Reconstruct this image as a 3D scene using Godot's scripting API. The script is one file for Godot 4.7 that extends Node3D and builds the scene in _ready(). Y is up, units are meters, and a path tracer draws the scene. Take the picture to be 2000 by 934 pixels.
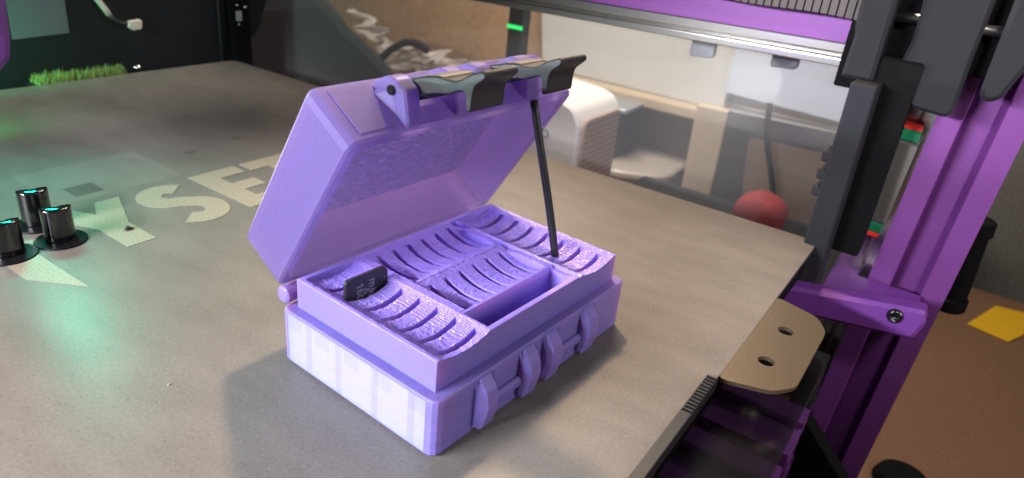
extends Node3D
# One drawing unit in this script is 1.32 mm; U turns it into metres. Origin: back right corner of the build plate, x to the right, z to the front.
const U := 0.00132
const CASE_AT := Vector3(-121.3, 0.0, 211.9)
const CASE_TURN := -3.612

var rng := RandomNumberGenerator.new()
var M := {}
var used := {}


# ---------------------------------------------------------------- mesh building
class MB:
	var st := SurfaceTool.new()
	var base := Vector3.ZERO
	var pts := PackedVector3Array()
	var uvs := PackedVector2Array()
	var scale := 0.00132
	func _init(b := Vector3.ZERO) -> void:
		base = b
		st.begin(Mesh.PRIMITIVE_TRIANGLES)
	func t(a: Vector3, b: Vector3, c: Vector3) -> void:
		pts.push_back(a); pts.push_back(b); pts.push_back(c)
		for k in 3: uvs.push_back(Vector2.ZERO)
	func q(a: Vector3, b: Vector3, c: Vector3, d: Vector3) -> void:
		t(a, b, c); t(a, c, d)
	func quv(a: Vector3, b: Vector3, c: Vector3, d: Vector3, ua: Vector2, ub: Vector2, uc: Vector2, ud: Vector2) -> void:
		for p in [a, b, c, a, c, d]: pts.push_back(p)
		for p in [ua, ub, uc, ua, uc, ud]: uvs.push_back(p)
	# ends a closed (or nearly closed) piece: turns it inside out when its volume is negative
	func close(smooth := false, force := 0) -> void:
		var c := Vector3.ZERO
		for p in pts: c += p
		c /= maxf(1.0, pts.size())
		var vol := 0.0
		for i in range(0, pts.size(), 3):
			vol += (pts[i] - c).dot((pts[i + 1] - c).cross(pts[i + 2] - c))
		var flip := vol < 0.0 if force == 0 else force < 0
		st.set_smooth_group(0 if smooth else -1)
		for i in range(0, pts.size(), 3):
			var order := [i, i + 1, i + 2] if flip else [i, i + 2, i + 1]
			for k in order:
				st.set_uv(uvs[k])
				st.add_vertex((pts[k] - base) * scale)
		pts.clear(); uvs.clear()
	func mesh() -> ArrayMesh:
		st.generate_normals()
		return st.commit()


func rings(mb: MB, rr: Array, cap0 := true, cap1 := true, wrap := true) -> void:
	for i in rr.size() - 1:
		var a: PackedVector3Array = rr[i]
		var b: PackedVector3Array = rr[i + 1]
		var n := a.size()
		for k in (n if wrap else n - 1):
			var j := (k + 1) % n
			mb.q(a[k], a[j], b[j], b[k])
	if cap0: fan(mb, rr[0], true)
	if cap1: fan(mb, rr[-1], false)


func fan(mb: MB, r: PackedVector3Array, back: bool) -> void:
	var c := Vector3.ZERO
	for p in r: c += p
	c /= r.size()
	for k in r.size():
		var j := (k + 1) % r.size()
		if back: mb.t(c, r[j], r[k])
		else: mb.t(c, r[k], r[j])


func area2(p: PackedVector2Array) -> float:
	var s := 0.0
	for k in p.size(): s += p[k].cross(p[(k + 1) % p.size()])
	return s * 0.5


func inset(p: PackedVector2Array, d: float) -> PackedVector2Array:
	var out := PackedVector2Array()
	var sgn := signf(area2(p))
	var n := p.size()
	for k in n:
		var a := (p[k] - p[(k + n - 1) % n]).normalized()
		var b := (p[(k + 1) % n] - p[k]).normalized()
		var na := Vector2(-a.y, a.x) * sgn
		var nb := Vector2(-b.y, b.x) * sgn
		var m := na + nb
		var l := maxf(0.35, m.length_squared() * 0.5)
		out.push_back(p[k] + m / l * d)
	return out


# a polygon pushed along w by h, its rims bevelled
func prism(mb: MB, poly: PackedVector2Array, o: Vector3, u: Vector3, v: Vector3, w: Vector3, h: float, bev := 0.0, smooth := false) -> void:
	var small := inset(poly, bev) if bev > 0.0 else poly
	var tri := Geometry2D.triangulate_polygon(small)
	var ring := func(p: PackedVector2Array, t: float) -> PackedVector3Array:
		var r := PackedVector3Array()
		for c in p: r.push_back(o + u * c.x + v * c.y + w * t)
		return r
	var rr := []
	if bev > 0.0:
		rr = [ring.call(small, 0.0), ring.call(poly, bev), ring.call(poly, h - bev), ring.call(small, h)]
	else:
		rr = [ring.call(poly, 0.0), ring.call(poly, h)]
	var flip := (area2(poly) < 0.0) != (u.cross(v).dot(w) < 0.0)
	var lo: PackedVector3Array = rr[0]
	var hi: PackedVector3Array = rr[-1]
	if tri.is_empty():
		tri = Geometry2D.triangulate_polygon(poly)
	if tri.is_empty():
		tri = Geometry2D.triangulate_delaunay(poly)
		print("no triangles for a polygon of ", poly.size(), " near ", o)
	rings(mb, rr, false, false)
	for i in range(0, tri.size(), 3):
		# triangulate_polygon keeps the polygon's own turning sense or not; decide by area
		var a := small[tri[i]]; var b := small[tri[i + 1]]; var c := small[tri[i + 2]]
		var pos := (b - a).cross(c - a) > 0.0
		var want := area2(poly) > 0.0
		if pos == want:
			mb.t(hi[tri[i]], hi[tri[i + 1]], hi[tri[i + 2]]); mb.t(lo[tri[i]], lo[tri[i + 2]], lo[tri[i + 1]])
		else:
			mb.t(hi[tri[i]], hi[tri[i + 2]], hi[tri[i + 1]]); mb.t(lo[tri[i]], lo[tri[i + 1]], lo[tri[i + 2]])
	mb.close(smooth, -1 if flip else 1)


func P2(a: Array) -> PackedVector2Array:
	var r := PackedVector2Array()
	for k in range(0, a.size(), 2): r.push_back(Vector2(a[k], a[k + 1]))
	return r


func rounded(p: PackedVector2Array, r: float, n := 4) -> PackedVector2Array:
	var out := PackedVector2Array()
	var c := p.size()
	for k in c:
		var a := p[(k + c - 1) % c] - p[k]
		var b := p[(k + 1) % c] - p[k]
		var t := minf(r, minf(a.length(), b.length()) * 0.45)
		var s := p[k] + a.normalized() * t
		var e := p[k] + b.normalized() * t
		for i in n + 1:
			var f := float(i) / n
			out.push_back(s.lerp(p[k], f).lerp(p[k].lerp(e, f), f))
	return out


func rect(x0: float, y0: float, x1: float, y1: float) -> PackedVector2Array:
	return PackedVector2Array([Vector2(x0, y0), Vector2(x1, y0), Vector2(x1, y1), Vector2(x0, y1)])


func box(mb: MB, lo: Vector3, hi: Vector3, bev := 0.0) -> void:
	prism(mb, rect(lo.x, lo.z, hi.x, hi.z), Vector3(0, lo.y, 0), Vector3.RIGHT, Vector3.BACK, Vector3.UP, hi.y - lo.y, bev)


# pushes a polygon given as (z, y) along x from x0 to x1
func slab_x(mb: MB, poly: PackedVector2Array, x0: float, x1: float, bev := 0.0, smooth := false) -> void:
	prism(mb, poly, Vector3(x0, 0, 0), Vector3.BACK, Vector3.UP, Vector3.RIGHT, x1 - x0, bev, smooth)


func tube(mb: MB, path: PackedVector3Array, r: float, seg := 10, r_end := -1.0) -> void:
	var rr := []
	var n := path.size()
	var side := Vector3.ZERO
	for i in n:
		var d := (path[mini(i + 1, n - 1)] - path[maxi(i - 1, 0)]).normalized()
		if side == Vector3.ZERO:
			side = d.cross(Vector3(0.31, 0.77, 0.55)).normalized()
		side = (side - d * side.dot(d)).normalized()
		var up := d.cross(side)
		var rad := r if r_end < 0.0 else lerpf(r, r_end, float(i) / (n - 1))
		var ring := PackedVector3Array()
		for k in seg:
			var a := TAU * k / seg
			ring.push_back(path[i] + (side * cos(a) + up * sin(a)) * rad)
		rr.push_back(ring)
	rings(mb, rr)
	mb.close(true)


func lathe(mb: MB, at: Vector3, prof: PackedVector2Array, seg := 24, axis := Vector3.UP, smooth := false) -> void:
	var s := axis.cross(Vector3(0.3, 0.2, 0.93)).normalized()
	var u := axis.cross(s)
	var rr := []
	for p in prof:
		var ring := PackedVector3Array()
		for k in seg:
			var a := TAU * k / seg
			ring.push_back(at + axis * p.y + (s * cos(a) + u * sin(a)) * p.x)
		rr.push_back(ring)
	rings(mb, rr)
	mb.close(smooth)


# a slotted aluminium profile of side s, centred on o, running along w for h
func extrusion(mb: MB, o: Vector3, u: Vector3, v: Vector3, w: Vector3, h: float, s := 20.0) -> void:
	var side := [[-10.0, -10.0], [-4.2, -10.0], [-3.9, -9.7], [-3.9, -8.3], [-6.0, -8.3], [-6.0, -6.6], [-2.6, -2.9], [2.6, -2.9], [6.0, -6.6], [6.0, -8.3], [3.9, -8.3], [3.9, -9.7], [4.2, -10.0]]
	var p := PackedVector2Array()
	for k in 4:
		for c in side:
			p.push_back(Vector2(c[0], c[1]).rotated(k * PI / 2) * s / 20.0)
	prism(mb, p, o, u, v, w, h, 0.0)


# ---------------------------------------------------------------- nodes
func numbered(called: String) -> String:
	used[called] = used.get(called, -1) + 1
	return called if used[called] == 0 else "%s_%03d" % [called, used[called]]


func tag(o: Node3D, label: String, category: String, group := "", kind := "") -> void:
	o.set_meta("label", label)
	if category: o.set_meta("category", category)
	if group: o.set_meta("group", group)
	if kind: o.set_meta("kind", kind)


func thing(called: String, label: String, category: String, at: Vector3, group := "") -> Node3D:
	var o := Node3D.new()
	o.name = numbered(called)
	add_child(o, true)
	o.position = at * U
	tag(o, label, category, group)
	return o


func part(called: String, mb: MB, m: Material, parent: Node3D = self, at := Vector3.ZERO) -> MeshInstance3D:
	var o := MeshInstance3D.new()
	o.name = called
	o.mesh = mb.mesh()
	o.material_override = m
	parent.add_child(o, true)
	o.position = at * U
	return o


# ---------------------------------------------------------------- materials
func mat(c: Color, rough := 0.5, metal := 0.0) -> StandardMaterial3D:
	var m := StandardMaterial3D.new()
	m.albedo_color = c
	m.roughness = rough
	m.metallic = metal
	return m


func noise_tex(freq: float, seed_: int, lo: float, hi: float, size := 512, oct := 4, kind := FastNoiseLite.TYPE_SIMPLEX_SMOOTH) -> NoiseTexture2D:
	var n := FastNoiseLite.new()
	n.seed = seed_
	n.frequency = freq
	n.noise_type = kind
	n.fractal_octaves = oct
	var t := NoiseTexture2D.new()
	t.width = size
	t.height = size
	t.seamless = true
	t.noise = n
	var g := Gradient.new()
	g.set_color(0, Color(lo, lo, lo)); g.set_color(1, Color(hi, hi, hi))
	t.color_ramp = g
	return t


func grain(m: StandardMaterial3D, tex: Texture2D, per_m: float, bump := 0.0, world := false) -> StandardMaterial3D:
	m.uv1_triplanar = true
	m.uv1_world_triplanar = world
	m.uv1_scale = Vector3.ONE * per_m
	m.albedo_texture = tex
	if bump > 0.0:
		m.heightmap_enabled = true
		m.heightmap_texture = tex
		m.heightmap_scale = bump
	return m


func plate_print() -> ImageTexture:
	# coating colour of the sheet: fine speckle, worn blotches, scuffs
	var s := 1024
	var im := Image.create(s, s, false, Image.FORMAT_RGB8)
	var a := FastNoiseLite.new(); a.seed = 5; a.frequency = 0.006; a.fractal_octaves = 5
	var b := FastNoiseLite.new(); b.seed = 9; b.frequency = 0.35; b.fractal_octaves = 2
	var c := FastNoiseLite.new(); c.seed = 17; c.frequency = 0.03; c.fractal_octaves = 3
	for y in s:
		for x in s:
			var v := 0.90 + 0.045 * a.get_noise_2d(x, y) + 0.06 * b.get_noise_2d(x, y) + 0.05 * c.get_noise_2d(x * 1.0, y * 0.35)
			var f := b.get_noise_2d(x + 4000, y)
			if f > 0.62: v -= 0.10
			if f < -0.66: v += 0.09
			im.set_pixel(x, y, Color(v, v * 0.985, v * 0.965))
	# scuffs where earlier prints sat, in plate drawing units
	for sp in [[-75.0, 86.0, 3.2, 1.2, 0.80], [-59.5, 83.0, 2.6, 1.4, 0.82], [-35.0, 12.0, 4.0, 0.7, 1.08], [-150.0, 190.0, 5.0, 3.0, 0.95]]:
		var cx: float = (sp[0] + 236.0) / 236.0 * s
		var cy: float = sp[1] / 236.0 * s
		for y in range(-24, 25):
			for x in range(-24, 25):
				var d := Vector2(x / (sp[2] * 4.3), y / (sp[3] * 4.3)).length()
				var px := int(cx) + x
				var py := int(cy) + y
				if d < 1.0 and px >= 0 and py >= 0 and px < s and py < s:
					var k: float = lerpf(sp[4], 1.0, smoothstep(0.3, 1.0, d))
					im.set_pixel(px, py, im.get_pixel(px, py) * k)
	# a worn rectangle and a small dark diamond left by old adhesive
	for y in range(int(76 / 236.0 * s), int(99 / 236.0 * s)):
		for x in range(int(121 / 236.0 * s), int(150 / 236.0 * s)):
			im.set_pixel(x, y, im.get_pixel(x, y) * 1.07)
	for y in range(int(90.3 / 236.0 * s), int(96.6 / 236.0 * s)):
		for x in range(int(125.5 / 236.0 * s), int(132.0 / 236.0 * s)):
			im.set_pixel(x, y, im.get_pixel(x, y) * 0.78)
	# hair-fine scratches
	rng.seed = 33
	for k in 46:
		var p := Vector2(rng.randf() * s, rng.randf() * s)
		var d := Vector2.from_angle(rng.randf() * TAU)
		var bend := rng.randf_range(-0.03, 0.03)
		for i in rng.randi_range(8, 40):
			p += d
			d = d.rotated(bend)
			if p.x >= 0 and p.y >= 0 and p.x < s and p.y < s:
				im.set_pixel(int(p.x), int(p.y), im.get_pixel(int(p.x), int(p.y)) * 1.22)
	return ImageTexture.create_from_image(im)


func layer_tex(sd: int, amp: float, rows: int) -> ImageTexture:
	# extruded plastic: each printed layer a row of its own tone, slightly uneven along its run
	var im := Image.create(256, rows, false, Image.FORMAT_RGB8)
	rng.seed = sd
	var n := FastNoiseLite.new(); n.seed = sd; n.frequency = 0.02
	for y in rows:
		var v := rng.randfn(0.0, 1.0)
		for x in 256:
			var e := clampf(0.9 + amp * (0.9 * v + 0.7 * n.get_noise_2d(x, y * 9.0)), 0.0, 1.0)
			im.set_pixel(x, y, Color(e, e, e))
	return ImageTexture.create_from_image(im)


func wall_tex() -> ImageTexture:
	# a printed side wall: pale panels with the denser infill ribs behind it showing as bands
	var w := 512
	var h := 128
	var im := Image.create(w, h, false, Image.FORMAT_RGB8)
	var n := FastNoiseLite.new(); n.seed = 3; n.frequency = 0.03
	rng.seed = 12
	var rows := PackedFloat32Array()
	for y in h: rows.push_back(rng.randfn(0.0, 0.004))
	for y in h:
		for x in w:
			var u := float(x) / w
			var v := float(y) / h
			var e := 0.95 + rows[y] + 0.012 * n.get_noise_2d(x * 0.6, y * 1.0)
			for b in [0.17, 0.40, 0.665, 0.91]:
				if absf(u - b) < 0.022: e -= 0.06
			if v > 0.42 and v < 0.445: e -= 0.03
			if v > 0.70 and int(u * 9.0) % 2 == 0: e -= 0.04
			im.set_pixel(x, y, Color(e, e, minf(1.0, e * 1.01)))
	return ImageTexture.create_from_image(im)


func make_materials() -> void:
	var speck := noise_tex(0.09, 21, 0.72, 1.0, 512, 3)
	var fine := noise_tex(0.22, 8, 0.55, 1.0, 512, 2)
	var lilac := Color(0.585, 0.515, 0.87)
	for nm in ["lilac", "lilac_rough", "lilac_lid", "lilac_wall"]:
		var m := mat(lilac, 0.36)
		m.metallic_specular = 0.5
		m.albedo_color = Color(0.595, 0.525, 0.865, 0.2)
		m.refraction_enabled = true
		m.refraction_scale = 0.03
		m.roughness = 0.5
		m.clearcoat_enabled = true
		m.clearcoat = 0.3
		m.clearcoat_roughness = 0.2
		m.subsurf_scatter_enabled = true
		m.subsurf_scatter_strength = 0.4
		M[nm] = m
	M.lilac.albedo_color.a = 0.6
	M.lilac_wall.albedo_color = Color(0.58, 0.56, 0.80, 0.9)  # whiter copy of the lilac, imitating strong light on this wall
	M.lilac.albedo_texture = layer_tex(4, 0.022, 256)
	M.lilac.uv1_triplanar = true
	M.lilac.uv1_scale = Vector3(18, 25, 18)
	M.lilac_lid.subsurf_scatter_strength = 0.15
	M.lilac_lid.albedo_texture = layer_tex(6, 0.014, 256)
	M.lilac_lid.uv1_triplanar = true
	M.lilac_lid.uv1_scale = Vector3(18, 25, 18)
	grain(M.lilac_rough, noise_tex(0.06, 2, 0.86, 1.0, 512, 4), 60.0, 0.014)
	M.lilac_rough.albedo_color = Color(0.60, 0.515, 0.87)
	M.lilac_rough.albedo_color.a = 0.96
	M.lilac_rough.subsurf_scatter_strength = 0.15
	M.lilac_rough.roughness = 0.26
	M.lilac_rough.roughness = 0.268
	M.lilac_wall.albedo_texture = wall_tex()
	M.lilac_top = M.lilac_rough.duplicate()
	M.lilac_top.albedo_color = Color(0.74, 0.67, 1.0, 0.06)
	M.lilac_lid.albedo_color = Color(0.69, 0.60, 0.90, 0.2)
	M.lilac_top.subsurf_scatter_strength = 0.4
	M.plate = mat(Color(0.445, 0.43, 0.415), 0.36)
	M.plate.albedo_texture = plate_print()
	M.plate.metallic_specular = 0.33
	M.plate.heightmap_enabled = true
	M.plate.heightmap_texture = M.plate.albedo_texture
	M.plate.heightmap_scale = 0.002
	M.letter = grain(mat(Color(0.60, 0.555, 0.49), 0.5), speck, 30.0, 0.0, true)
	M.tab = grain(mat(Color(0.64, 0.57, 0.48), 0.36, 0.88), speck, 45.0, 0.0, true)
	M.black_gloss = mat(Color(0.06, 0.06, 0.065), 0.16)
	M.black_gloss.clearcoat_enabled = true
	M.black_gloss.clearcoat = 0.6
	M.black_gloss.clearcoat_roughness = 0.08
	M.brim = mat(Color(0.07, 0.07, 0.075), 0.3)
	M.brim.metallic_specular = 0.25
	M.black = grain(mat(Color(0.13, 0.13, 0.14), 0.42), speck, 60.0, 0.01)
	M.latch = grain(mat(Color(0.09, 0.09, 0.095), 0.34), fine, 90.0, 0.02)
	M.black_matte = grain(mat(Color(0.20, 0.20, 0.215), 0.7), fine, 55.0, 0.012)
	M.black_matte.metallic_specular = 0.25
	M.black_deep = mat(Color(0.05, 0.05, 0.055), 0.7)
	M.black_deep.metallic_specular = 0.2
	M.slate = grain(mat(Color(0.185, 0.19, 0.21), 0.65), fine, 55.0, 0.01)
	M.slate.metallic_specular = 0.3
	M.card = mat(Color(0.10, 0.095, 0.12), 0.42)
	M.card_print = mat(Color(0.40, 0.38, 0.46), 0.6)
	M.purple = grain(mat(Color(0.58, 0.31, 0.66), 0.42, 0.3), fine, 55.0, 0.004)
	M.purple_print = grain(mat(Color(0.42, 0.20, 0.54), 0.5), layer_tex(7, 0.02, 256), 16.0, 0.0)
	M.steel = mat(Color(0.80, 0.79, 0.77), 0.22, 1.0)
	M.carriage = grain(mat(Color(0.62, 0.61, 0.59), 0.38, 0.85), speck, 60.0)
	M.green_cap = mat(Color(0.03, 0.42, 0.27), 0.4)
	M.red_seal = mat(Color(0.86, 0.16, 0.12), 0.5)
	M.chain = grain(mat(Color(0.36, 0.31, 0.30), 0.55), fine, 60.0)
	M.teal_black = mat(Color(0.115, 0.12, 0.13), 0.5)
	M.teal_black.metallic_specular = 0.2
	M.paper = mat(Color(0.30, 0.30, 0.34), 0.7)
	M.bristle = mat(Color(0.56, 0.62, 0.36), 0.4, 0.2)
	M.cardboard = grain(mat(Color(0.76, 0.62, 0.49), 0.85), noise_tex(0.02, 13, 0.85, 1.0, 512, 4), 9.0)
	M.desk = grain(mat(Color(0.45, 0.32, 0.23), 0.8), noise_tex(0.05, 14, 0.88, 1.0, 512, 5), 9.0)
	M.fabric = grain(mat(Color(0.16, 0.145, 0.20), 0.95), fine, 20.0, 0.05)
	M.wall_grey = grain(mat(Color(0.46, 0.45, 0.42), 0.9), speck, 8.0)
	M.white = mat(Color(0.90, 0.89, 0.88), 0.38)
	M.board = mat(Color(0.76, 0.76, 0.745), 0.7)
	M.board_cool = mat(Color(0.74, 0.77, 0.82), 0.7)
	M.speaker = mat(Color(0.68, 0.58, 0.52), 0.75)
	M.tray = mat(Color(0.62, 0.63, 0.66), 0.35, 0.3)
	M.film = mat(Color(0.90, 0.88, 0.86, 0.5), 0.3)
	M.film.transparency = BaseMaterial3D.TRANSPARENCY_ALPHA
	M.tub = mat(Color(0.70, 0.66, 0.62), 0.35)
	M.beige = mat(Color(0.72, 0.65, 0.55), 0.8)
	M.screen = mat(Color(0.24, 0.22, 0.22), 0.4)
	M.brown = mat(Color(0.42, 0.34, 0.28), 0.8)
	M.red = mat(Color(0.52, 0.09, 0.10), 0.75)
	M.yellow = mat(Color(0.80, 0.62, 0.05), 0.7)
	M.pane = mat(Color(1, 1, 1, 0.055), 0.03)  # trace of white stands in for the haze of reflections
	M.pane.transparency = BaseMaterial3D.TRANSPARENCY_ALPHA
	M.dimming_tint = mat(Color(0.02, 0.018, 0.022, 0.5), 0.2)
	M.dimming_tint.transparency = BaseMaterial3D.TRANSPARENCY_ALPHA
	M.green_glint = mat(Color(0.05, 0.3, 0.15), 0.4)  # glow painted for a green reflection, not a lamp
	M.green_glint.emission_enabled = true
	M.green_glint.emission = Color(0.1, 1.0, 0.45)
	M.green_glint.emission_energy_multiplier = 1.2


# ---------------------------------------------------------------- camera and light
func lamp_area(called: String, at: Vector3, to: Vector3, size: Vector2, c: Color, e: float) -> void:
	var l := AreaLight3D.new()
	l.name = called
	l.area_size = size * U
	l.light_color = c
	l.light_energy = e
	l.shadow_enabled = true
	add_child(l)
	l.look_at_from_position(at * U, to * U, Vector3.UP)


func set_view() -> void:
	var cam := Camera3D.new()
	cam.name = "camera"
	cam.fov = 37.918
	cam.near = 0.004
	cam.far = 20.0
	add_child(cam)
	cam.transform = Transform3D(Basis(Vector3(0.566879, 0.095421, 0.818256), Vector3(0.308351, 0.896487, -0.318166), Vector3(-0.763916, 0.432672, 0.478777)), Vector3(-178.4, 69.5, 256.7) * U).orthonormalized()
	cam.current = true
	var we := WorldEnvironment.new()
	we.name = "environment"
	var e := Environment.new()
	e.background_mode = Environment.BG_COLOR
	e.background_color = Color(0.28, 0.27, 0.285)
	e.tonemap_mode = Environment.TONE_MAPPER_LINEAR
	e.tonemap_exposure = 1.0
	e.sdfgi_enabled = true
	e.ssao_enabled = true
	e.ssil_enabled = true
	we.environment = e
	var ph := CameraAttributesPhysical.new()
	ph.frustum_focal_length = 24.0
	ph.exposure_aperture = 26.0
	ph.frustum_focus_distance = 0.152
	we.camera_attributes = ph
	add_child(we)

	# warm lamp above and behind the right of the bed
	var key := SpotLight3D.new()
	key.name = "warm_lamp"
	key.light_color = Color(1.0, 0.865, 0.70)
	key.light_energy = 0.305
	key.light_size = 0.016
	key.spot_range = 3.0
	key.spot_attenuation = 2.0
	key.spot_angle = 26.0
	key.spot_angle_attenuation = 1.0
	key.shadow_enabled = true
	add_child(key)
	key.look_at_from_position(Vector3(40, 300, 75) * U, Vector3(-85, 0, 240) * U, Vector3.UP)
	# cool white lamp low on the left
	lamp_area("cool_strip", Vector3(-320, 104, 112), Vector3(-100, 15, 195), Vector2(140, 12), Color(0.95, 0.96, 1.0), 0.42)
	# weak unseen fill added in front to lift the case front
	lamp_area("front_fill", Vector3(-40, 110, 440), Vector3(-90, 5, 205), Vector2(170, 120), Color(1.0, 0.96, 0.97), 0.07)
	# unseen narrow spot added to brighten the end of the case
	var beam := SpotLight3D.new()
	beam.name = "end_wall_fill"
	beam.light_color = Color(0.95, 0.96, 1.0)
	beam.light_energy = 0.09
	beam.light_size = 0.01
	beam.spot_range = 2.0
	beam.spot_attenuation = 2.0
	beam.spot_angle = 6.5
	beam.spot_angle_attenuation = 0.8
	beam.shadow_enabled = true
	add_child(beam)
	beam.look_at_from_position(Vector3(-340, 24, 214) * U, Vector3(-121, 4, 197) * U, Vector3.UP)
	# unseen fill added to light what stands behind the panel
	lamp_area("background_fill", Vector3(130, 270, 60), Vector3(290, -60, 70), Vector2(160, 160), Color(1.0, 0.96, 0.90), 0.32)
	# unseen spot added to brighten the right side of the frame
	var side := SpotLight3D.new()
	side.name = "frame_fill"
	side.light_color = Color(1.0, 0.97, 0.98)
	side.light_energy = 0.07
	side.light_size = 0.02
	side.spot_range = 2.0
	side.spot_attenuation = 2.0
	side.spot_angle = 27.0
	side.spot_angle_attenuation = 1.0
	side.shadow_enabled = true
	add_child(side)
	side.look_at_from_position(Vector3(-165, 150, 310) * U, Vector3(25, 34, 205) * U, Vector3.UP)
	# unseen low spot added behind, to light through the lid and onto the frame
	var rear := SpotLight3D.new()
	rear.name = "rear_fill"
	rear.light_color = Color(0.98, 0.96, 1.0)
	rear.light_energy = 0.15
	rear.light_size = 0.012
	rear.spot_range = 2.0
	rear.spot_attenuation = 2.0
	rear.spot_angle = 25.0
	rear.spot_angle_attenuation = 1.0
	rear.shadow_enabled = true
	add_child(rear)
	rear.look_at_from_position(Vector3(-92, 15, -4) * U, Vector3(-52, 52, 205) * U, Vector3.UP)
	# status lights under the print head
	lamp_area("teal_led", Vector3(-112, 52, 72), Vector3(-185, 0, 160), Vector2(18, 8), Color(0.05, 0.80, 0.66), 0.019)
	var green := SpotLight3D.new()
	green.name = "green_led"
	green.light_color = Color(0.08, 1.0, 0.35)
	green.light_energy = 0.0016
	green.light_size = 0.003
	green.spot_range = 0.5
	green.spot_attenuation = 2.0
	green.spot_angle = 60.0
	green.spot_angle_attenuation = 1.0
	green.shadow_enabled = true
	add_child(green)
	var glow := SpotLight3D.new()
	glow.name = "brush_led"
	glow.light_color = Color(0.07, 0.95, 0.58)
	glow.light_energy = 0.0045
	glow.light_size = 0.003
	glow.spot_range = 0.5
	glow.spot_attenuation = 2.0
	glow.spot_angle = 52.0
	glow.spot_angle_attenuation = 0.6
	glow.shadow_enabled = true
	add_child(glow)
	glow.look_at_from_position(Vector3(-104, 13, 6) * U, Vector3(-70, 14, -14) * U, Vector3.UP)
	green.look_at_from_position(Vector3(-116, 12, 40) * U, Vector3(-104, 0, 34) * U, Vector3.UP)


# ---------------------------------------------------------------- the bed
func letter(parent: Node3D, p: PackedVector2Array) -> void:
	var mb := MB.new()
	prism(mb, p, Vector3(0, 0.0, 0), Vector3.RIGHT, Vector3.BACK, Vector3.UP, 0.10)
	part("letter", mb, M.letter, parent)


func band(path: PackedVector2Array, w: float) -> PackedVector2Array:
	var l := PackedVector2Array()
	var r := PackedVector2Array()
	for i in path.size():
		var d := (path[mini(i + 1, path.size() - 1)] - path[maxi(i - 1, 0)]).normalized()
		l.push_back(path[i] + Vector2(-d.y, d.x) * w * 0.5)
		r.push_back(path[i] - Vector2(-d.y, d.x) * w * 0.5)
	r.reverse()
	l.append_array(r)
	return l


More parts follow.
